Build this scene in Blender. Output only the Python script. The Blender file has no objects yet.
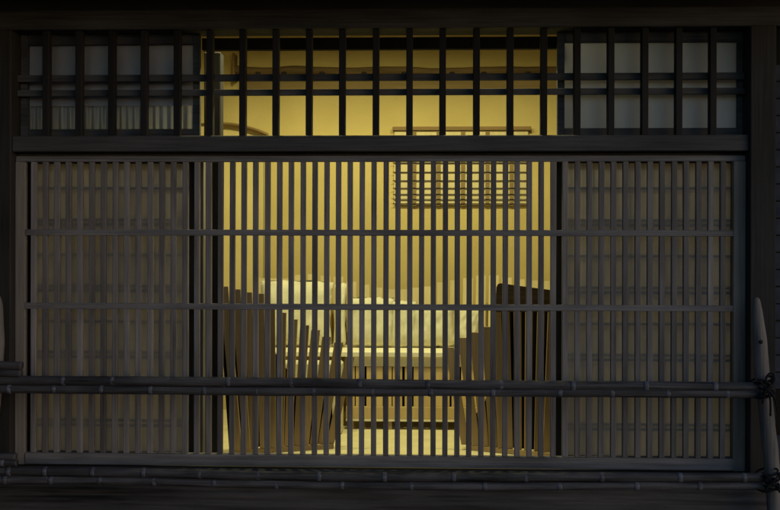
import bpy, bmesh, math, random
from mathutils import Vector, Matrix, noise
random.seed(7)
scene = bpy.context.scene
COL = scene.collection

# ---------------------------------------------------------------- camera, sky, sun, exposure
CAM = Vector((0.266, -5.3182, 1.6))
YAW, ROLL, LENS = 0.03353, 0.00231, 45.0
cam_data = bpy.data.cameras.new('camera')
cam = bpy.data.objects.new('camera', cam_data); COL.objects.link(cam)
cam.location = CAM
cam.rotation_euler = (math.pi/2, -ROLL, YAW)
cam_data.lens = LENS; cam_data.sensor_width = 36.0
cam_data.clip_start = 0.05; cam_data.clip_end = 1000
scene.camera = cam

SUN_EL, SUN_ROT = math.radians(8), math.radians(125)
world = bpy.data.worlds.new('World'); scene.world = world; world.use_nodes = True
wn, wl = world.node_tree.nodes, world.node_tree.links
sky = wn.new('ShaderNodeTexSky'); sky.sky_type = 'NISHITA'; sky.sun_disc = False
sky.ozone_density = 3.0; sky.sun_elevation = SUN_EL; sky.sun_rotation = SUN_ROT
bg = wn['Background']; bg.inputs['Strength'].default_value = 0.15
wl.new(sky.outputs['Color'], bg.inputs['Color'])

sd = bpy.data.lights.new('sun', 'SUN'); sd.energy = 0.03; sd.angle = math.radians(30); sd.color = (1, .93, .86)
sun = bpy.data.objects.new('sun', sd); COL.objects.link(sun)
sun.rotation_euler = Vector((-math.sin(SUN_ROT)*math.cos(SUN_EL), -math.cos(SUN_ROT)*math.cos(SUN_EL), -math.sin(SUN_EL)-.25)).to_track_quat('-Z', 'Y').to_euler()

scene.view_settings.view_transform = 'Standard'; scene.view_settings.look = 'None'
scene.view_settings.exposure = 0; scene.view_settings.gamma = 1
scene.view_settings.use_curve_mapping = False
LAMP_W = 82.0

# ---------------------------------------------------------------- measuring: photo pixel + depth -> point in the place
F = LENS/36*780
_c, _s = math.cos(YAW), math.sin(YAW)
def at(px, py, Y):
    """point of the plane at depth Y that the photograph shows at (px, py); used to take dimensions"""
    u, v = px-390, py-255
    cr, sr = math.cos(ROLL), math.sin(ROLL)
    u, v = cr*u+sr*v, -sr*u+cr*v
    d = Vector((u/F, 1, -v/F))
    d = Vector((_c*d.x - _s*d.y, _s*d.x + _c*d.y, d.z))
    t = (Y-CAM.y)/d.y
    return CAM + d*t
def ax(px, Y, py=255): return at(px, py, Y).x
def az(py, Y, px=390): return at(px, py, Y).z

# ---------------------------------------------------------------- materials
MAT = {}
def mat(name):
    m = bpy.data.materials.new(name); m.use_nodes = True
    return m, m.node_tree.nodes, m.node_tree.links, m.node_tree.nodes['Principled BSDF']
def coords(n, l, scale, rnd=40):
    tc = n.new('ShaderNodeTexCoord'); oi = n.new('ShaderNodeObjectInfo')
    mul = n.new('ShaderNodeMath'); mul.operation = 'MULTIPLY'; mul.inputs[1].default_value = rnd
    add = n.new('ShaderNodeVectorMath'); add.operation = 'ADD'
    mp = n.new('ShaderNodeMapping'); mp.inputs['Scale'].default_value = scale
    l.new(oi.outputs['Random'], mul.inputs[0]); l.new(tc.outputs['Object'], add.inputs[0]); l.new(mul.outputs[0], add.inputs[1])
    l.new(add.outputs[0], mp.inputs['Vector'])
    return mp.outputs['Vector'], oi
def wood(name, c0, c1, grain='z', rough=.75, vary=.35, bump=.25, fine=1.0, spec=.25):
    """weathered timber: grain streaks along one axis, blotches, and a shade of its own for every piece"""
    m, n, l, b = mat(name)
    s = {'z': (70, 70, 2.2), 'x': (2.2, 70, 70), 'y': (70, 2.2, 70)}[grain]
    s = tuple(k*fine for k in s)
    v, oi = coords(n, l, s)
    nz = n.new('ShaderNodeTexNoise'); nz.inputs['Scale'].default_value = 1; nz.inputs['Detail'].default_value = 7; nz.inputs['Roughness'].default_value = .65
    l.new(v, nz.inputs['Vector'])
    v2, _ = coords(n, l, tuple(k*.09 if k > 20*fine else k*.9 for k in s))
    n2 = n.new('ShaderNodeTexNoise'); n2.inputs['Scale'].default_value = 1; n2.inputs['Detail'].default_value = 4
    l.new(v2, n2.inputs['Vector'])
    mx = n.new('ShaderNodeMath'); mx.operation = 'MULTIPLY_ADD'; mx.inputs[1].default_value = .55
    l.new(nz.outputs['Fac'], mx.inputs[0])
    h = n.new('ShaderNodeMath'); h.operation = 'MULTIPLY'; h.inputs[1].default_value = .45
    l.new(n2.outputs['Fac'], h.inputs[0]); l.new(h.outputs[0], mx.inputs[2])
    r = n.new('ShaderNodeValToRGB'); r.color_ramp.elements[0].position = .34; r.color_ramp.elements[1].position = .66
    r.color_ramp.elements[0].color = (*c0, 1); r.color_ramp.elements[1].color = (*c1, 1)
    l.new(mx.outputs[0], r.inputs['Fac'])
    hs = n.new('ShaderNodeHueSaturation')
    mr = n.new('ShaderNodeMapRange'); mr.inputs['To Min'].default_value = 1-vary; mr.inputs['To Max'].default_value = 1+vary
    l.new(oi.outputs['Random'], mr.inputs['Value']); l.new(mr.outputs[0], hs.inputs['Value'])
    l.new(r.outputs['Color'], hs.inputs['Color']); l.new(hs.outputs['Color'], b.inputs['Base Color'])
    b.inputs['Roughness'].default_value = rough
    b.inputs['Specular IOR Level'].default_value = spec
    bp = n.new('ShaderNodeBump'); bp.inputs['Strength'].default_value = bump; bp.inputs['Distance'].default_value = .004
    l.new(nz.outputs['Fac'], bp.inputs['Height']); l.new(bp.outputs['Normal'], b.inputs['Normal'])
    MAT[name] = m
def plaster(name, c0, c1, scale=3, rough=.9, bump=.15, bscale=60):
    m, n, l, b = mat(name)
    v, oi = coords(n, l, (1, 1, 1))
    nz = n.new('ShaderNodeTexNoise'); nz.inputs['Scale'].default_value = scale; nz.inputs['Detail'].default_value = 6
    l.new(v, nz.inputs['Vector'])
    r = n.new('ShaderNodeValToRGB'); r.color_ramp.elements[0].position = .3; r.color_ramp.elements[1].position = .7
    r.color_ramp.elements[0].color = (*c0, 1); r.color_ramp.elements[1].color = (*c1, 1)
    l.new(nz.outputs['Fac'], r.inputs['Fac']); l.new(r.outputs['Color'], b.inputs['Base Color'])
    n2 = n.new('ShaderNodeTexNoise'); n2.inputs['Scale'].default_value = bscale; n2.inputs['Detail'].default_value = 5
    l.new(v, n2.inputs['Vector'])
    bp = n.new('ShaderNodeBump'); bp.inputs['Strength'].default_value = bump; bp.inputs['Distance'].default_value = .01
    l.new(n2.outputs['Fac'], bp.inputs['Height']); l.new(bp.outputs['Normal'], b.inputs['Normal'])
    b.inputs['Roughness'].default_value = rough; b.inputs['Specular IOR Level'].default_value = .2
    MAT[name] = m
def paper(name, col, trans, scale=(40, 40, 1.5), var=.12):
    """paper or thin cloth that lets some of the light behind it through"""
    m, n, l, b = mat(name)
    v, oi = coords(n, l, scale)
    nz = n.new('ShaderNodeTexNoise'); nz.inputs['Scale'].default_value = 1; nz.inputs['Detail'].default_value = 5
    l.new(v, nz.inputs['Vector'])
    mr = n.new('ShaderNodeMapRange'); mr.inputs['To Min'].default_value = 1-var; mr.inputs['To Max'].default_value = 1+var
    mr.inputs['From Min'].default_value = .3; mr.inputs['From Max'].default_value = .7
    l.new(nz.outputs['Fac'], mr.inputs['Value'])
    hs = n.new('ShaderNodeHueSaturation'); hs.inputs['Color'].default_value = (*col, 1); l.new(mr.outputs[0], hs.inputs['Value'])
    l.new(hs.outputs['Color'], b.inputs['Base Color']); b.inputs['Roughness'].default_value = .85; b.inputs['Specular IOR Level'].default_value = .2
    tr = n.new('ShaderNodeBsdfTranslucent'); l.new(hs.outputs['Color'], tr.inputs['Color'])
    ms = n.new('ShaderNodeMixShader'); ms.inputs['Fac'].default_value = trans
    l.new(b.outputs[0], ms.inputs[1]); l.new(tr.outputs[0], ms.inputs[2])
    l.new(ms.outputs[0], n['Material Output'].inputs['Surface'])
    MAT[name] = m
def glass(name, clear, rough):
    m, n, l, b = mat(name)
    tr = n.new('ShaderNodeBsdfTransparent'); gl = n.new('ShaderNodeBsdfGlossy'); gl.inputs['Roughness'].default_value = rough
    fr = n.new('ShaderNodeFresnel'); fr.inputs['IOR'].default_value = 1.5
    ms = n.new('ShaderNodeMixShader'); tr.inputs['Color'].default_value = (clear, clear, clear, 1)
    l.new(fr.outputs[0], ms.inputs['Fac']); l.new(tr.outputs[0], ms.inputs[1]); l.new(gl.outputs[0], ms.inputs[2])
    l.new(ms.outputs[0], n['Material Output'].inputs['Surface'])
    MAT[name] = m

wood('lattice_wood', (.085, .074, .074), (.255, .228, .226), 'z', vary=.3, bump=.5)
wood('stile_wood', (.14, .118, .104), (.26, .222, .195), 'z', vary=.02)
wood('lattice_wood_h', (.075, .068, .071), (.255, .235, .24), 'x', vary=.15, bump=.5)
wood('dark_wood_v', (.012, .011, .011), (.042, .037, .036), 'z', vary=.15)
wood('dark_wood_h', (.030, .029, .031), (.096, .091, .096), 'x', vary=.12)
wood('sill_wood', (.004, .004, .005), (.11, .10, .105), 'x', vary=.1, bump=1.5, fine=.55)
wood('black_bar', (.010, .009, .010), (.022, .020, .021), 'z', vary=.25)
wood('bamboo', (.006, .0055, .006), (.112, .102, .110), 'x', rough=.6, vary=.25, bump=.8, spec=.3, fine=1.6)
wood('bamboo_node', (.03, .03, .038), (.165, .163, .205), 'x', rough=.55, vary=.15, bump=.15)
wood('log_grey', (.08, .07, .068), (.24, .21, .20), 'z', vary=.1, bump=.9)
wood('brown_wood', (.28, .195, .105), (.44, .32, .185), 'z', vary=.2, bump=.12)
wood('pine', (.50, .36, .16), (.66, .50, .25), 'z', vary=.12, bump=.1)
wood('pale_pine', (.55, .45, .23), (.68, .57, .32), 'z', vary=.07, bump=.08)
wood('pale_pine_h', (.80, .74, .52), (.88, .82, .62), 'x', vary=.04, bump=.08)
wood('log_brown', (.06, .036, .016), (.17, .11, .045), 'x', vary=.05, bump=.4)
wood('rail_board', (.18, .125, .05), (.26, .18, .075), 'x', vary=.05, bump=.1)
wood('trim_brown', (.16, .10, .04), (.25, .16, .07), 'x', vary=.15, bump=.1)
plaster('yellow_plaster', (.50, .39, .155), (.57, .45, .185))
plaster('pale_plaster', (.62, .50, .22), (.70, .57, .27))
plaster('ceiling_plaster', (.42, .34, .18), (.48, .39, .21))
plaster('tatami', (.66, .58, .34), (.76, .67, .41), scale=9, bscale=200)
plaster('linen', (.60, .56, .40), (.76, .71, .53), scale=11, bscale=300, bump=.25)
plaster('stone', (.05, .05, .055), (.11, .11, .12), scale=6, bump=.8, bscale=14)
plaster('asphalt', (.035, .035, .037), (.07, .07, .072), scale=4, bump=.5, bscale=150)
plaster('outer_plaster', (.03, .028, .028), (.05, .047, .046))
plaster('tile_blue', (.032, .035, .05), (.06, .065, .09), scale=12, bump=.3, bscale=40)
plaster('black_rope', (.006, .006, .008), (.018, .018, .022), scale=60, bump=.6, bscale=300)
plaster('lamp_metal', (.10, .09, .08), (.14, .13, .12), rough=.5)
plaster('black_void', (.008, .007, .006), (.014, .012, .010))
paper('shoji_paper', (.66, .63, .60), .44)
paper('pane_board', (.70, .68, .70), .22, scale=(30, 30, 2), var=.03)
paper('pane_board_dim', (.66, .59, .58), .09, scale=(30, 30, 2), var=.03)
paper('curtain_cloth', (.66, .63, .60), .10, scale=(160, 160, 1))
glass('window_glass', .93, .45)
m, n, l, b = mat('lamp_glow'); b.inputs['Emission Color'].default_value = (1, .80, .48, 1); b.inputs['Emission Strength'].default_value = 6; MAT['lamp_glow'] = m

# ---------------------------------------------------------------- object helpers
WPOS = {}
def tag(o, label=None, cat=None, group=None, kind=None):
    if label: o['label'] = label
    if cat: o['category'] = cat
    if group: o['group'] = group
    if kind: o['kind'] = kind
    return o
def thing(name, loc, label, cat, group=None):
    o = bpy.data.objects.new(name, None); COL.objects.link(o); o.location = loc; o.empty_display_size = .1
    WPOS[o] = Vector(loc)
    return tag(o, label, cat, group)
def obj(name, bm, m, parent=None, smooth=False):
    """link a bmesh given in world coordinates; its origin goes to its own middle"""
    bmesh.ops.recalc_face_normals(bm, faces=bm.faces)
    vs = [v.co for v in bm.verts]
    lo = Vector(min(v[i] for v in vs) for i in range(3)); hi = Vector(max(v[i] for v in vs) for i in range(3))
    c = (lo+hi)/2
    if parent is None: c.z = lo.z
    for v in bm.verts: v.co -= c
    me = bpy.data.meshes.new(name); bm.to_mesh(me); bm.free()
    me.materials.append(MAT[m] if isinstance(m, str) else m)
    if smooth:
        for p in me.polygons: p.use_smooth = True
    o = bpy.data.objects.new(name, me); COL.objects.link(o)
    WPOS[o] = c.copy()
    if parent is not None:
        o.parent = parent; o.location = c-WPOS[parent]
    else: o.location = c
    return o
def box(bm, x0, x1, y0, y1, z0, z1, bev=0.0):
    x0, x1 = min(x0, x1), max(x0, x1); y0, y1 = min(y0, y1), max(y0, y1); z0, z1 = min(z0, z1), max(z0, z1)
    b2 = bmesh.new()
    bmesh.ops.create_cube(b2, size=1)
    for v in b2.verts: v.co = Vector(((x0+x1)/2+v.co.x*(x1-x0), (y0+y1)/2+v.co.y*(y1-y0), (z0+z1)/2+v.co.z*(z1-z0)))
    if bev: bmesh.ops.bevel(b2, geom=b2.edges[:], offset=bev, segments=1, affect='EDGES')
    merge(bm, b2)
def merge(bm, b2):
    me = bpy.data.meshes.new('tmp'); b2.to_mesh(me); b2.free(); bm.from_mesh(me); bpy.data.meshes.remove(me)
def bxo(name, m, parent, x0, x1, y0, y1, z0, z1, bev=.002):
    bm = bmesh.new(); box(bm, x0, x1, y0, y1, z0, z1, bev)
    return obj(name, bm, m, parent)
def copy_to(o, parent, loc_world):
    c = o.copy(); COL.objects.link(c); c.parent = parent; WPOS[c] = Vector(loc_world)
    c.location = Vector(loc_world)-(WPOS[parent] if parent is not None else Vector())
    return c
def tube(bm, pts, rads, seg=12, cap=True):
    pts = [Vector(p) for p in pts]; rings = []
    for i, p in enumerate(pts):
        t = (pts[min(i+1, len(pts)-1)]-pts[max(i-1, 0)]).normalized()
        ref = Vector((0, 1, 0)) if abs(t.y) < .9 else Vector((1, 0, 0))
        a = t.cross(ref).normalized(); b2 = t.cross(a)
        r = rads[i] if hasattr(rads, '__len__') else rads
        rings.append([bm.verts.new(p+a*(r*math.cos(2*math.pi*k/seg))+b2*(r*math.sin(2*math.pi*k/seg))) for k in range(seg)])
    for i in range(len(rings)-1):
        for k in range(seg):
            bm.faces.new((rings[i][k], rings[i][(k+1) % seg], rings[i+1][(k+1) % seg], rings[i+1][k]))
    if cap:
        bm.faces.new(rings[0]); bm.faces.new(rings[-1])
def quadprism(bm, q, y0, y1):
    """a board: four (x, z) corners, from depth y0 to y1 (each may be a list per corner)"""
    ya = y0 if hasattr(y0, '__len__') else [y0]*len(q)
    yb = y1 if hasattr(y1, '__len__') else [y1]*len(q)
    a = [bm.verts.new((x, y, z)) for (x, z), y in zip(q, ya)]; b2 = [bm.verts.new((x, y, z)) for (x, z), y in zip(q, yb)]
    bm.faces.new(a); bm.faces.new(b2[::-1]); k = len(q)
    for i in range(k): bm.faces.new((a[i], b2[i], b2[(i+1) % k], a[(i+1) % k]))
def smoothpath(pts, sub=6):
    pts = [Vector(p) for p in pts]; out = []
    for i in range(len(pts)-1):
        p0, p1, p2, p3 = pts[max(i-1, 0)], pts[i], pts[i+1], pts[min(i+2, len(pts)-1)]
        for k in range(sub):
            t = k/sub
            out.append(.5*((2*p1)+(p2-p0)*t+(2*p0-5*p1+4*p2-p3)*t*t+(3*p1-p0-3*p2+p3)*t**3))
    out.append(pts[-1]); return out

# measures of the front, metres
PITCH = .065
Z_TR_TOP, Z_BEAM_T, Z_BEAM_B = 2.829, 2.2486, 2.1622
Z_BOT_T, Z_BOT_B = .504, .441
XL, XR = ax(15, 0), ax(746, 0)            # inner edges of the two posts
FLOOR_Z = .44
ROOM_L, ROOM_R, WALL_Y, CEIL_Z = -2.35, 2.35, 1.90, 3.36

# ---------------------------------------------------------------- ground
bm = bmesh.new(); bmesh.ops.create_grid(bm, x_segments=2, y_segments=2, size=150)
tag(obj('ground', bm, 'asphalt'), kind='structure')
bm = bmesh.new(); box(bm, ROOM_L, ROOM_R, .10, WALL_Y+.55, FLOOR_Z-.12, FLOOR_Z)
tag(obj('floor', bm, 'tatami'), kind='structure')

# ---------------------------------------------------------------- townhouse shell
house = thing('townhouse', (0, 0, 0), 'dark timber townhouse front with deep eaves around a warmly lit yellow room', 'house')
# posts
bxo('post', 'dark_wood_v', house, XL-.26, XL, -.06, .12, .05, 2.8285, .004)
bxo('post', 'dark_wood_v', house, XR, XR+.135, -.07, .12, .05, 2.8285, .004)
# lintel, middle beam, sill
bxo('lintel', 'dark_wood_h', house, -3.2, 3.2, -.05, .14, Z_TR_TOP, az(8, -.05), .005)
bxo('middle_beam', 'dark_wood_h', house, XL+.001, XR-.001, -.045, .075, Z_BEAM_B, Z_BEAM_T, .004)
bxo('sill_track', 'dark_wood_h', house, XL+.001, XR-.001, -.055, .14, .385, Z_BOT_B-.012, .004)
# rough ground sill timber
bm = bmesh.new(); bmesh.ops.create_grid(bm, x_segments=260, y_segments=30, size=1)
for v in bm.verts:
    x = v.co.x*2.9; z = .24+v.co.y*.135
    d = noise.noise(Vector((x*1.3, z*26, 1)))*.012+noise.noise(Vector((x*4, z*60, 5)))*.006
    edge = max(0, abs(v.co.y)-.82)/.18
    v.co = Vector((x, -.085-d+edge**2*.05, z))
obj('ground_sill', bm, 'sill_wood', house, True)
bxo('foundation', 'stone', house, -3.2, 3.2, -.03, .3, 0, .375, .004)
# wall above lintel, eave
bxo('upper_wall', 'outer_plaster', house, -3.2, 3.2, -.02, .12, az(8, -.05)+.001, 4.2, .002)
bm = bmesh.new(); quadprism(bm, [(-3.4, 0), (3.4, 0), (3.4, .07), (-3.4, .07)], 0, 1)
for v in bm.verts:
    Y = -1.05 if v.co.y < .5 else .12
    v.co = Vector((v.co.x, Y, v.co.z+3.02+(Y+1.05)*.22))
obj('eave', bm, 'black_bar', house)
for i in range(16):
    x = -3.2+i*.427
    bm = bmesh.new(); quadprism(bm, [(x, 0), (x+.06, 0), (x+.06, .07), (x, .07)], 0, 1)
    for v in bm.verts:
        Y = -1.0 if v.co.y < .5 else -.021
        v.co = Vector((v.co.x, Y, v.co.z+2.945+(Y+1.05)*.22))
    obj('rafter', bm, 'black_bar', house)
bxo('head_track', 'dark_wood_h', house, XL+.002, XR-.002, .045, .078, az(160, .045), Z_BEAM_B-.0005, .001)
# side front walls beyond the posts
bxo('side_wall', 'outer_plaster', house, -3.2, XL-.262, -.02, .12, .376, 2.828, .002)
bxo('shade_wall', 'outer_plaster', house, -2.5, -2.35, -3.2, -.07, .01, 3.1, .002)  # unseen wall added only to darken the left end of the front
bxo('side_wall', 'outer_plaster', house, XR+.137, 3.2, .03, .12, .376, 2.828, .002)
# room: walls, ceiling
WT = .03
arch = [(150, 123), (222, 123), (232, 123.6), (242, 125.3), (252, 128), (260, 130.6), (268, 134)]
xa = ax(268, WALL_Y)
bm = bmesh.new()
q = [(ax(p[0], WALL_Y), az(p[1], WALL_Y, p[0])) for p in arch]
quadprism(bm, [(ROOM_L, CEIL_Z), (ROOM_L, q[0][1])]+q+[(xa, FLOOR_Z-.1), (ROOM_R, FLOOR_Z-.1), (ROOM_R, CEIL_Z)], WALL_Y, WALL_Y+WT)
obj('back_wall', bm, 'yellow_plaster', house)
bxo('alcove_wall', 'pale_plaster', house, ROOM_L-.3, xa+.3, WALL_Y+.045, WALL_Y+.12, FLOOR_Z-.1, 2.9)
bxo('alcove_wall', 'pale_plaster', house, xa+.01, xa+.06, WALL_Y+WT+.001, WALL_Y+.044, FLOOR_Z-.1, 2.9)
bxo('alcove_wall', 'pale_plaster', house, ROOM_L-.3, xa+.3, WALL_Y+WT+.002, WALL_Y+.12, 2.902, 2.96)
bxo('side_room_wall', 'trim_brown', house, ROOM_L-.1, ROOM_L, .121, WALL_Y+.52, FLOOR_Z-.1, CEIL_Z)
bxo('side_room_wall', 'trim_brown', house, ROOM_R, ROOM_R+.1, .121, WALL_Y+.52, FLOOR_Z-.1, CEIL_Z)
bxo('ceiling', 'ceiling_plaster', house, ROOM_L-.12, ROOM_R+.12, .121, WALL_Y+.6, CEIL_Z+.001, CEIL_Z+.08)
# arch trim
bm = bmesh.new()
pts = [at(p[0], p[1]+.5, WALL_Y-.012) for p in smoothpath([Vector((p[0], p[1], 0)) for p in arch[1:]], 4)]
tube(bm, pts, .010, 8)
tube(bm, [at(267.4, 134, WALL_Y-.012), Vector((xa-.004, WALL_Y-.012, FLOOR_Z))], .009, 8)
obj('arch_trim', bm, 'trim_brown', house, True)
# black beam just inside the transom and the two inner posts
bxo('inner_beam', 'black_void', house, ax(202, .13), ax(557, .13), .112, .150, az(50.5, .150), az(37, .112), .003)
bxo('inner_post', 'black_bar', house, ax(203.5, .30), ax(220.5, .30), .30, .38, FLOOR_Z, az(51, .30), .006)
bxo('jamb', 'lattice_wood', house, ax(195.8, .16), ax(203.6, .16), .16, .215, FLOOR_Z+.001, az(156, .16), .003)
# picture rail board on the back wall
bxo('picture_rail', 'rail_board', house, ax(240, WALL_Y), ROOM_R, WALL_Y-.03, WALL_Y-.001, az(90, WALL_Y), az(77, WALL_Y), .003)

# ---------------------------------------------------------------- lower lattice
def lower_x(k): return (k-29)*PITCH
LAT_T = az(161, 0)
lat = thing('lattice_screen', (0, 0, Z_BOT_B), 'wide grey timber lattice of close vertical bars filling the front below the middle beam', 'lattice')
bxo('top_rail', 'lattice_wood_h', lat, XL+.002, XR-.002, .004, .040, LAT_T-.002, az(155.6, 0), .002)
bxo('bottom_rail', 'lattice_wood_h', lat, XL+.06, XR-.066, -.006, .040, Z_BOT_B, Z_BOT_T, .002)
bxo('stile', 'stile_wood', lat, XL+.002, ax(25, 0), -.002, .038, Z_BOT_B-.004, LAT_T-.003, .002)
bxo('stile', 'stile_wood', lat, ax(733.5, 0), XR-.002, -.002, .038, Z_BOT_B-.004, LAT_T-.003, .002)
bar0 = None
for k in range(59):
    x = lower_x(k)
    if bar0 is None:
        bar0 = bxo('bar', 'lattice_wood', lat, x-.0145, x+.0145, 0, .026, Z_BOT_T+.0005, LAT_T-.003, .0018)
    else:
        c = copy_to(bar0, lat, Vector((x+random.uniform(-.001, .001), WPOS[bar0].y+random.uniform(-.001, .001), WPOS[bar0].z)))
        c.rotation_euler = (0, random.uniform(-.0012, .0012), 0)
for py in (232.8, 307.2, 383):
    z = az(py, 0)
    bxo('cross_rail', 'lattice_wood_h', lat, ax(25, 0)+.001, ax(733, 0)+.001, -.004, .014, z-.0165, z+.0165, .002)

# ---------------------------------------------------------------- transom lattice
tr = thing('transom_lattice', (0, 0, Z_BEAM_T), 'row of thick black upright bars with two thin rails above the middle beam', 'lattice')
tb0 = None
for k in range(21):
    x = .0088+(k-10)*.18159
    if tb0 is None: tb0 = bxo('bar', 'black_bar', tr, x-.018, x+.018, -.03, .018, Z_BEAM_T+.0005, Z_TR_TOP-.001, .003)
    else: copy_to(tb0, tr, Vector((x+random.uniform(-.002, .002), WPOS[tb0].y, WPOS[tb0].z)))
for a, b2 in ((73.5, 80.5), (88.7, 95)):
    bxo('rail', 'dark_wood_h', tr, XL+.002, XR-.002, .019, .036, az(b2, .019), az(a, .019), .002)

# ---------------------------------------------------------------- transom panes (two sliding windows)
def transom_window(x0, x1, label, curtain):
    y = .062
    t = thing('transom_window', ((x0+x1)/2, y, Z_BEAM_T), label, 'window', 'transom windows')
    w = .04; zb, zt = Z_BEAM_T+.002, Z_TR_TOP-.002
    ib, it = az(128.3, y), az(43, y)
    f = bmesh.new()
    box(f, x0, x0+w, y, y+.03, zb, zt, .002); box(f, x1-w, x1, y, y+.03, zb, zt, .002)
    box(f, x0+w+.0005, x1-w-.0005, y+.002, y+.028, zb, ib, .002); box(f, x0+w+.0005, x1-w-.0005, y+.002, y+.028, it, zt, .002)
    fr = obj('frame', f, 'dark_wood_h', t)
    bxo('pane', 'window_glass', t, x0+w-.004, x1-w+.004, y+.0205, y+.0235, ib-.004, it+.004, 0)
    bxo('backing_paper', 'pane_board_dim' if curtain else 'pane_board', t, x0+w-.004, x1-w+.004, y+.036, y+.040, ib-.02 if not curtain else az(104, y), it+.02, 0)
    return t
xw0, xw1 = ax(20, .06), ax(199.5, .06)
transom_window(xw0, xw1, 'left transom window with dark bluish paper above a short pleated curtain', True)
transom_window(ax(557, .06), ax(745, .06), 'right transom window with plain grey paper behind its glass', False)
# short pleated curtain behind the left pane
bm = bmesh.new(); N = 420; prev = None
z0, z1 = az(131, .11), az(52, .11)
for i in range(N+1):
    x = xw0+.02+(xw1-xw0-.04)*i/N
    y = .128+.007*math.sin(x*150+2.2*math.sin(x*9))+.004*noise.noise(Vector((x*30, 0, 0)))
    a = bm.verts.new((x, y, z0)); b2 = bm.verts.new((x, y, z1+.018*noise.noise(Vector((x*2.5, 3, 0)))))
    if prev: bm.faces.new((prev[0], a, b2, prev[1]))
    prev = (a, b2)
cu = tag(obj('pleated_curtain', bm, 'curtain_cloth', None, True), 'short pale pleated cafe curtain hanging behind the left transom glass', 'curtain')
sm = cu.modifiers.new('thickness', 'SOLIDIFY'); sm.thickness = .0012

# ---------------------------------------------------------------- sliding paper screens behind the lattice
def paper_screen(x0, x1, label, dark_left):
    y = .088
    t = thing('paper_screen', ((x0+x1)/2, y, Z_BOT_B), label, 'sliding screen', 'paper screens behind the lattice')
    zb, zt = Z_BOT_B+.004, 2.15
    w = .032
    bxo('stile', 'dark_wood_v', t, x0, x0+w, y-.006, y+.024, zb, zt); bxo('stile', 'dark_wood_v', t, x1-w, x1, y-.006, y+.024, zb, zt)
    bxo('frame_rail', 'black_bar', t, x0+w+.0005, x1-w-.0005, y-.004, y+.022, zb, zb+.05)
    bxo('frame_rail', 'black_bar', t, x0+w+.0005, x1-w-.0005, y-.004, y+.022, zt-.04, zt)
    bxo('paper', 'shoji_paper', t, x0+w-.003, x1-w+.003, y+.010, y+.0112, zb+.046, zt-.036, 0)
    for py in (188, 220, 225, 255.5, 287, 292, 323, 354, 359, 391, 423, 428):
        z = az(py, y)
        bxo('muntin', 'rail_board', t, x0+w+.001, x1-w-.001, y+.0115, y+.0165, z-.006, z+.006, 0)
    nv = 5
    for i in range(1, nv):
        x = x0+(x1-x0)*i/nv
        bxo('muntin', 'rail_board', t, x-.003, x+.003, y+.017, y+.021, zb+.051, zt-.041, 0)
    return t
paper_screen(ax(27, .088), ax(195.3, .088), 'dim paper sliding screen behind the left end of the lattice', True)
paper_screen(ax(556, .088), ax(737, .088), 'paper sliding screen glowing faintly behind the right end of the lattice', False)

# ---------------------------------------------------------------- things on the back wall
lg = smoothpath([at(234, 69, WALL_Y-.075), at(262, 71.5, WALL_Y-.075), at(300, 70, WALL_Y-.075), at(345, 71.5, WALL_Y-.075), at(395, 70.5, WALL_Y-.075), at(440, 72, WALL_Y-.075), at(500, 70.5, WALL_Y-.075), at(600, 71, WALL_Y-.075)], 8)
bm = bmesh.new(); tube(bm, lg, [.031+.006*noise.noise(p*5) for p in lg], 14)
hr = thing('hanging_log', (0, WALL_Y, lg[0].z), 'knotty brown log rail fixed high along the yellow back wall', 'log rail')
obj('log', bm, 'log_brown', hr, True)
for px in (258, 284, 322, 364, 404, 452, 484, 528):
    p = at(px, 73, WALL_Y-.105); bm = bmesh.new(); bmesh.ops.create_icosphere(bm, subdivisions=2, radius=.016)
    for v in bm.verts: v.co = Vector((v.co.x*1.3, v.co.y*.6, v.co.z*.7))+p
    obj('knot', bm, 'black_bar', hr, True)
p = at(235, 68, WALL_Y-.05)
bxo('bracket', 'trim_brown', hr, p.x-.008, p.x+.008, WALL_Y-.115, WALL_Y-.001, az(82, WALL_Y), az(55, WALL_Y))

wy = WALL_Y
win = thing('wall_lattice_window', (ax(460, wy), wy, az(206, wy)), 'small pale window with thin cross rods and brown uprights in the yellow back wall', 'window')
x0, x1 = ax(393, wy), ax(528, wy)
bxo('top_frame', 'trim_brown', win, x0-.004, x1+.016, wy-.045, wy-.001, az(131, wy), az(127.3, wy))
bxo('panel', 'pale_pine', win, x0+.01, x1-.004, wy-.024, wy-.002, az(204.5, wy), az(131.2, wy), 0)
for px in (414, 438.3, 462.6, 487, 511):
    x = ax(px, wy)
    bxo('upright', 'rail_board', win, x-.015, x+.015, wy-.031, wy-.0245, az(206, wy), az(131.4, wy))
for py in (145, 154, 163.3, 172.5, 181, 188.4, 194.5, 199.6, 204):
    z = az(py, wy); bxo('rod', 'black_bar', win, x0-.002, x1+.002, wy-.038, wy-.0312, z-.0032, z+.0032)

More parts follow.
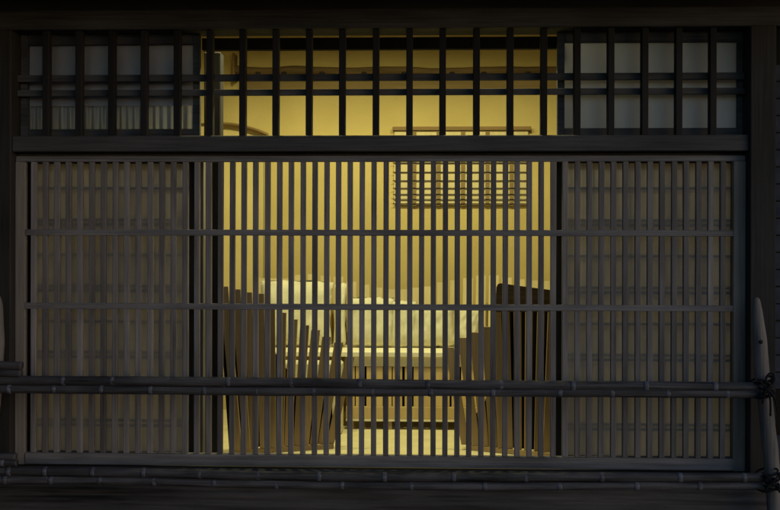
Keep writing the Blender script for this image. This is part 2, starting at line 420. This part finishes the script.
# ---------------------------------------------------------------- bench along the back wall
by = 1.12
bench = thing('slatted_bench', (ax(400, by), by, FLOOR_Z), 'pale wooden bench with a wavy picket backrest along the back wall', 'bench')
SEAT_T = az(352.3, by)
bx0, bx1 = ax(258, by), ax(566, by)
bxo('seat', 'pale_pine_h', bench, bx0, bx1, by, 1.66, SEAT_T-.032, SEAT_T, .003)
bxo('apron', 'pale_pine_h', bench, ax(346, by), bx1-.02, by+.03, by+.05, az(366.5, by+.03), SEAT_T-.033, .002)
bxo('front_rail', 'pine', bench, ax(346, by), bx1-.02, by+.022, by+.05, az(419, by+.022), az(407, by+.022), .002)
bxo('base_strip', 'pale_pine_h', bench, ax(346, by), bx1-.02, by+.02, by+.06, az(421.5, by+.02), az(419.3, by+.02), 0)
bxo('shade_backing', 'black_void', bench, ax(346, by), bx1-.02, by+.10, by+.12, az(421, by+.1), SEAT_T-.034, 0)  # black sheet stands in for the dark inside of the bench
zt, zb = az(366.7, by+.03), az(406.8, by+.03)
for a, b2 in ((347, 355), (356, 364.7), (366.8, 375), (376, 383), (384, 392), (393, 402.5), (405, 411.6), (414, 422), (423, 431), (434.2, 443), (444, 450), (452, 460), (461.5, 470), (472, 481), (483, 492), (494, 503), (505, 514), (516, 525), (527, 536), (538, 547)):
    bxo('front_slat', 'pine', bench, ax(a, by+.03), ax(b2, by+.03), by+.031, by+.048, zb, zt, .002)
for px in (390, 352, 446):
    x = ax(px, by+.05); bxo('foot', 'brown_wood', bench, x-.015, x+.015, by+.03, by+.07, FLOOR_Z, az(421.8, by+.02), .002)
WAVE = [(255, 279), (266, 278), (283, 279), (305, 274), (318, 275), (330, 276.5), (342, 279), (354, 283), (366, 285), (378, 288), (390, 289.5), (402, 290), (415, 288.8), (427, 287), (438, 284), (450, 281), (462, 279), (474, 276.3), (486, 275.5), (498, 275.5), (510, 277), (522, 279), (534, 281), (550, 281.5)]
def wave(x):
    for (a, ya), (b2, yb) in zip(WAVE, WAVE[1:]):
        if a <= x <= b2: return ya+(yb-ya)*(x-a)/(b2-a)
    return 281.5
py_ = 1.63
x = 259.0
while x < 549:
    lean = (x-405)*.05
    w = 5.0
    zt = az(wave(x)+random.uniform(-.8, .8), py_); zb = SEAT_T-.3
    bm = bmesh.new()
    xa_, xb_ = ax(x-w, py_), ax(x+w, py_); ml = ax(x-lean*.5, py_)-ax(x, py_)
    quadprism(bm, [(xa_+ml, zb), (xb_+ml, zb), (xb_, zt), (xa_, zt)], [py_-.0]*2+[py_+.08]*2, [py_+.018]*2+[py_+.098]*2)
    obj('back_slat', bm, 'pale_pine', bench)
    x += 13.1
# ---------------------------------------------------------------- cushions on the bench
def cushion(px0, px1, pt, label, tilt=.2, thick=.075, roll=0, seed=0):
    y = 1.47
    xA, xB = ax(px0, y), ax(px1, y); zB = SEAT_T+.004; zT = az(pt, y)
    W, H = (xB-xA)/2, (zT-zB)/2
    bm = bmesh.new(); bmesh.ops.create_grid(bm, x_segments=26, y_segments=26, size=1)
    top = list(bm.verts); back = {}
    def shape(v, s):
        u, w = v.x, v.y
        t = thick*((1-u**4)*(1-w**4))**.55*s
        pin = 1-.07*(u*u*(1-w*w)+w*w*(1-u*u))
        nz = noise.noise(Vector((u*2.6+seed, w*2.6, s)))*.010+noise.noise(Vector((u*7+seed, w*3, s+3)))*.005
        fade = (1-u**6)*(1-w**6)
        return Vector((u*W*(pin if abs(u) > .5 else 1)+nz*.6*(1-fade), -t-nz*fade*s, w*H*(1-.05*abs(u)**3)+nz*(1-fade)))
    base = [Vector(v.co) for v in top]
    b2 = bmesh.new(); 
    for s in (1, -1):
        b3 = bmesh.new(); bmesh.ops.create_grid(b3, x_segments=26, y_segments=26, size=1)
        for v in b3.verts: v.co = shape(v.co, s)
        merge(b2, b3)
    bm.free()
    bmesh.ops.remove_doubles(b2, verts=b2.verts, dist=.002)
    R = Matrix.Rotation(-tilt, 4, 'X') @ Matrix.Rotation(roll, 4, 'Y')
    for v in b2.verts: v.co = R @ v.co + Vector(((xA+xB)/2, y, (zT+zB)/2))
    o = obj('cushion', b2, 'linen', None, True)
    tag(o, label, 'cushion', 'cushions on the bench')
cushion(259, 333, 280.5, 'large pale linen cushion at the left end of the bench, tallest of the cushions', seed=1, thick=.085)
cushion(334, 346, 283, 'narrow pale cushion seen edge on beside the largest cushion', seed=9, thick=.06)
cushion(348, 395, 297, 'plump cream cushion on the bench, second whole one from the left', seed=3)
cushion(391, 417, 300, 'narrow cream cushion squeezed upright between two wider cushions mid bench', seed=4, thick=.06)
cushion(412, 455, 304, 'cream cushion on the bench just left of the tilted cushion', seed=6)
cushion(455, 480, 306, 'small tilted cushion at the right end of the bench', seed=8, roll=.22)
# low cream box seat to the left below the bench
bm = bmesh.new(); box(bm, ax(262, .95), ax(342, .95), .95, 1.10, FLOOR_Z+.001, az(363, .95), .012)
tag(obj('floor_cushion', bm, 'linen'), 'low cream block cushion on the floor under the left end of the bench', 'cushion')

# ---------------------------------------------------------------- fanned slat screens close behind the lattice
def fan_screen(slats, y0, y1, back, label, panel=None):
    """slats: (top px, top py, bottom px, bottom py); the screen runs back into the room from y0 to y1"""
    n = len(slats)
    base = at(slats[n//2][2], 452, (y0+y1)/2)
    t = thing('fan_screen', (base.x, base.y, FLOOR_Z), label, 'slatted screen', 'fanned slat screens')
    for i, (tx, ty, bx, wt, wb) in enumerate(slats):
        f = i/(n-1); y = y0+(y1-y0)*f
        tx += random.uniform(-.5, .5); bx += random.uniform(-.8, .8); ty += random.uniform(-.4, .4); y += random.uniform(-.004, .004)
        T = at(tx, ty, y); xb = ax(bx, y, 450); k = (y-CAM.y)/F
        bm = bmesh.new(); zb = FLOOR_Z+.03
        quadprism(bm, [(xb-wb*k/2, zb), (xb+wb*k/2, zb), (T.x+wt*k/2, T.z), (T.x-wt*k/2, T.z)], y, y+.018)
        bmesh.ops.bevel(bm, geom=bm.edges[:], offset=.0015, segments=1, affect='EDGES')
        obj('slat', bm, 'brown_wood', t)
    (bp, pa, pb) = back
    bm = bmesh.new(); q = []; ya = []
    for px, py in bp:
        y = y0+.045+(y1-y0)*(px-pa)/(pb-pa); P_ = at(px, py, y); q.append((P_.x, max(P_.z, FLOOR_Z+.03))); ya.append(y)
    quadprism(bm, q, ya, [y+.012 for y in ya]); obj('shade_backing', bm, 'black_void', t)  # black sheet put in for the shade in the gaps between slats
    # foot rail following the run
    A = (ax(slats[0][2]-5, y0, 450), y0+.022); B = (ax(slats[-1][2]+3, y1, 450), y1+.022)
    bm = bmesh.new()
    for z0_, z1_ in ((FLOOR_Z+.002, FLOOR_Z+.028),):
        vs = []
        for z in (z0_, z1_):
            for (x, y) in (A, B, (B[0], B[1]+.03), (A[0], A[1]+.03)): vs.append(bm.verts.new((x, y-.03, z)))
        bm.faces.new(vs[:4]); bm.faces.new(vs[4:])
        for i in range(4): bm.faces.new((vs[i], vs[(i+1) % 4], vs[4+(i+1) % 4], vs[4+i]))
    obj('foot_rail', bm, 'brown_wood', t)
    if panel:
        pts, y = panel
        q = [(at(a, b2, y).x, at(a, b2, y).z) for a, b2 in pts]
        bm = bmesh.new(); quadprism(bm, q, y, y+.016); obj('top_board', bm, 'log_brown', t)
    return t
tops = [(224, 286), (235.6, 289), (247.5, 292.5), (259.5, 293), (270, 309), (282, 312.5), (293.2, 319), (304.6, 325), (315.2, 330), (327, 337), (338.5, 342.5), (350, 357)]
L = [(x, y, 275+(x-275)*.74, 8.9, 7.6) for x, y in tops]
fan_screen(L, .28, .50, ([(219, 300), (235, 304), (262, 335), (300, 388), (332, 402), (333, 446), (236, 453), (229, 453)], 224, 354), 'brown fan of upright slats stepping down to the right, left of the bench')
tops = [(565, 291.5), (553, 291), (541.5, 290), (529.5, 289), (517.5, 288), (505, 287), (495.5, 296), (486, 327), (473.5, 332), (462, 338), (449, 347)]
Rr = [(x, y, 522+(x-522)*.77, 7.4 if x > 500 else 9.0, 6.8 if x > 500 else 8.2) for x, y in tops]
fan_screen(Rr, .28, .50, ([(565, 295), (500, 295), (498, 360), (485, 402), (466, 428), (467, 446), (540, 453), (565, 453)], 560, 449), 'brown fan of upright slats with a tall dark board on top, right of the bench',
           panel=([(495.5, 312), (496.5, 287), (498.2, 284), (501, 283.2), (520, 286), (562, 291.5), (562, 312)], .255))

# ---------------------------------------------------------------- ceiling lamps of the room
def ceiling_lamp(x, y, label, w):
    t = thing('ceiling_lamp', (x, y, CEIL_Z), label, 'lamp', 'ceiling lamps inside the room')
    bm = bmesh.new(); tube(bm, [(x, y, CEIL_Z-.001), (x, y, CEIL_Z-.09)], [.055, .06], 20, cap=False)
    o = obj('housing', bm, 'lamp_metal', t, True); s = o.modifiers.new('thickness', 'SOLIDIFY'); s.thickness = .004
    bm = bmesh.new(); bmesh.ops.create_circle(bm, cap_ends=True, radius=.05, segments=20)
    for v in bm.verts: v.co += Vector((x, y, CEIL_Z-.075))
    obj('bulb_disc', bm, 'lamp_glow', t)
    ld = bpy.data.lights.new('lamp_light', 'SPOT'); ld.energy = w; ld.color = (1, .955, .47)
    ld.spot_size = math.radians(176); ld.spot_blend = .6; ld.shadow_soft_size = .06
    lo = bpy.data.objects.new('lamp_light', ld); COL.objects.link(lo); lo.parent = t; lo.location = (0, 0, -.10)
ceiling_lamp(-.72, .42, 'small round ceiling lamp in the room, leftmost of three', LAMP_W)
ceiling_lamp(0, .24, 'small round ceiling lamp in the room, middle of three', LAMP_W*1.15)
ceiling_lamp(.72, .42, 'small round ceiling lamp in the room, rightmost of three', LAMP_W)

# ---------------------------------------------------------------- bamboo guard rail in front
BY = -.27
def bamboo(name, pts, r, nodes, label, group, y=BY):
    """pts: (px, py) along the pole"""
    path = smoothpath([at(a, b2, y) for a, b2 in pts], 14)
    path = [p+Vector((0, 0, .0035*noise.noise(Vector((p.x*1.7, pts[0][1], 2))))) for p in path]
    t = thing(name, path[len(path)//2], label, 'bamboo pole', group)
    xs = [ax(px, y) for px in nodes]
    rad = []
    for p in path:
        rad.append(r*(1.02+.09*noise.noise(Vector((p.x*2.5, r*100, pts[0][1])))))
    bm = bmesh.new(); tube(bm, path, rad, 20)
    for v in bm.verts:
        q_ = Vector((v.co.x*3, v.co.y*90, v.co.z*90)); v.co += Vector((0, noise.noise(q_), noise.noise(q_+Vector((7, 7, 7)))))*r*.13
    obj('cane', bm, 'bamboo', t, True)
    for xn in xs:
        j = min(range(len(path)-1), key=lambda i: abs((path[i].x+path[i+1].x)/2-xn))
        a, b2 = path[j], path[j+1]; f = (xn-a.x)/(b2.x-a.x); c = a.lerp(b2, f); d = (b2-a).normalized()
        bm = bmesh.new()
        tube(bm, [c-d*.013, c-d*.006, c-d*.001, c+d*.004, c+d*.012], [r*1.04, r*1.07, r*1.12, r*1.08, r*1.03], 14)
        obj('node', bm, 'bamboo_node', t, True)
G = 'bamboo poles of the guard rail'
bamboo('bamboo_pole', [(-40, 379.5), (80, 381), (200, 381.8), (320, 383), (450, 384.5), (600, 386.2), (757, 386.8)], .0235, [-4, 64, 113, 169, 229, 292, 360, 428, 501, 573, 646, 715], 'upper bamboo pole of the upper guard rail pair', G)
bamboo('bamboo_pole', [(-40, 388.3), (80, 389.5), (200, 390.5), (320, 391.8), (450, 392.6), (600, 393), (758, 394)], .022, [10, 55, 102, 151, 205, 258, 314, 373.5, 431, 493, 560, 612, 668, 727], 'lower bamboo pole of the upper guard rail pair', G)
bamboo('bamboo_pole', [(-40, 470.5), (80, 472), (200, 474.5), (320, 476.6), (450, 477.5), (600, 477.3), (762, 477.5)], .0235, [10, 46, 93.6, 144.5, 201, 259, 320, 385, 454, 526, 602, 680, 744], 'upper bamboo pole of the lower guard rail pair', G)
bamboo('bamboo_pole', [(-40, 479.5), (80, 480.5), (200, 483), (320, 485.2), (450, 486.5), (600, 486.3), (762, 486)], .0205, [6, 52, 101, 155, 215, 277, 342.6, 412, 485, 560, 637, 700], 'lower bamboo pole of the lower guard rail pair', G)
S = 'sawn bamboo ends at the left post'
bamboo('bamboo_stub', [(-70, 364.6), (-20, 365.2), (22, 366)], .022, [-20], 'sawn bamboo end above the upper rail at the left edge, upper of two', S, BY-.01)
bamboo('bamboo_stub', [(-70, 372.2), (-20, 372.6), (21, 373.2)], .0195, [-8], 'sawn bamboo end resting on the upper rail at the left edge, lower of two', S, BY-.012)
bamboo('bamboo_stub', [(-70, 455), (-20, 456), (16, 456.6)], .019, [-12], 'sawn bamboo end above the lower rail at the left edge, upper of two', S, BY-.01)
bamboo('bamboo_stub', [(-70, 462), (-20, 462.6), (17, 463)], .0185, [3], 'sawn bamboo end resting on the lower rail at the left edge, lower of two', S, BY-.012)

# ---------------------------------------------------------------- leaning log posts and their ropes
def leaning_post(name, pts, label):
    y = -.19
    path = smoothpath([at(a, b2, y) for a, b2, r in pts], 6)
    rr = smoothpath([Vector((r, 0, 0)) for a, b2, r in pts], 6)
    k = (y-CAM.y)/F
    bm = bmesh.new(); tube(bm, path, [max(.004, r.x*k) for r in rr], 16)
    for v in bm.verts: v.co += Vector((noise.noise(v.co*9), noise.noise(v.co*9+Vector((5, 0, 0))), 0))*.004
    t = thing(name, (path[-1].x, y, 0), label, 'post', 'leaning posts of the guard rail')
    obj('trunk', bm, 'log_grey', t, True)
    return t
gz = 255+1.6*F/(-.19-CAM.y)
lp = leaning_post('leaning_post', [(756, 297.5, 1.2), (756.3, 299.5, 3.2), (757, 306, 4.2), (758.5, 325, 5.9), (760.5, 350, 6.8), (763, 385, 7.2), (767, 420, 7.2), (770, 450, 7.4), (774, 490, 7.8), (778, gz, 7.4)], 'weathered grey log post leaning at the right end of the rails, knot near its top')
p = at(761, 342, -.225); bm = bmesh.new(); bmesh.ops.create_icosphere(bm, subdivisions=2, radius=.011)
for v in bm.verts: v.co = Vector((v.co.x, v.co.y*.6, v.co.z))+p
obj('knot', bm, 'black_bar', lp, True)
leaning_post('leaning_post', [(-3, 295, 1.2), (-2.7, 298, 3.5), (-2, 310, 5), (-2, 335, 6), (-3, 360, 6.5), (-6, 400, 6.8), (-12, 460, 7), (-20, gz, 7.4)], 'grey log post cut off by the left edge of the view')

def rope(cx, cy, label, bow, r):
    y = BY
    k = (y-CAM.y)/F
    bm = bmesh.new()
    c = at(cx, cy, y)
    def loop(pts, rad=.0055): tube(bm, smoothpath(pts, 6), rad, 8)
    for j, dy in enumerate((-7, -4.5, -2, 1, 3.5, 6)):
        pts = []
        for i in range(19):
            a = 2*math.pi*i/18
            pts.append(c+Vector((math.cos(a)*.05+.01*math.sin(j*2), .035+math.sin(a)*.075, -dy*k+.018*math.cos(a+j*1.1))))
        loop(pts)
    for j in range(3):                       # crossing turns
        s = 1 if j % 2 else -1
        loop([c+Vector((-.045*s, -.035, .05)), c+Vector((0, -.05-.006*j, .005*j)), c+Vector((.045*s, -.03, -.05))])
    bmesh.ops.create_icosphere(bm, subdivisions=2, radius=.02, matrix=Matrix.Translation(c+Vector((0, -.045, 0))))
    if bow:
        for (dx, dy) in ((3, -15), (-7, -9)):
            tipp = c+Vector((dx*k, -.055, -dy*k))
            loop([c+Vector((0, -.05, 0)), c+Vector((dx*k*.3-3*k, -.058, -dy*k*.6)), tipp+Vector((-2*k, 0, 0)), tipp+Vector((2.5*k, 0, 0)), c+Vector((dx*k*.3+4*k, -.058, -dy*k*.5)), c+Vector((0, -.05, 0))])
        for (dx, dy) in ((9, 22), (3, 26), (-5, 14)):
            loop([c+Vector((0, -.05, 0)), c+Vector((dx*k*.7, -.06, -dy*k*.4)), c+Vector((dx*k, -.05, -dy*k))])
    else:
        for (dx, dy) in ((10, 9), (8, -8), (-8, 8)):
            loop([c+Vector((0, -.05, 0)), c+Vector((dx*k*.6, -.06, -dy*k*.4)), c+Vector((dx*k, -.05, -dy*k))])
    tag(obj('rope_tie', bm, 'black_rope', None, True), label, 'rope', 'black rope ties')
rope(764, 388, 'black rope tied in a bow round the right post at the upper rail', True, 1)
rope(769, 481, 'black rope lashed round the right post at the lower rail', False, 1)

# ---------------------------------------------------------------- neighbour's wall at the right edge
nb = thing('neighbour_wall', (ax(790, .0), 0, 0), 'narrow strip of dark blue tiled wall beyond the right post', 'wall')
x0 = ax(771.5, 0)
bxo('core', 'black_void', nb, x0+.004, x0+1.2, .0, .028, .0, 2.9, 0)
z = az(386, 0); hgt = .092; row = 0
while z < 2.6:
    off = .0
    for c in range(5):
        xx = x0+c*.2+off
        bxo('tile', 'tile_blue', nb, xx, xx+.195, -.012, -.0005, z, z+hgt-.006, .003)
    z += hgt; row += 1
bxo('base_panel', 'tile_blue', nb, ax(776, 0), ax(776, 0)+.9, -.012, -.0005, az(470, 0), az(432, 0), .003)
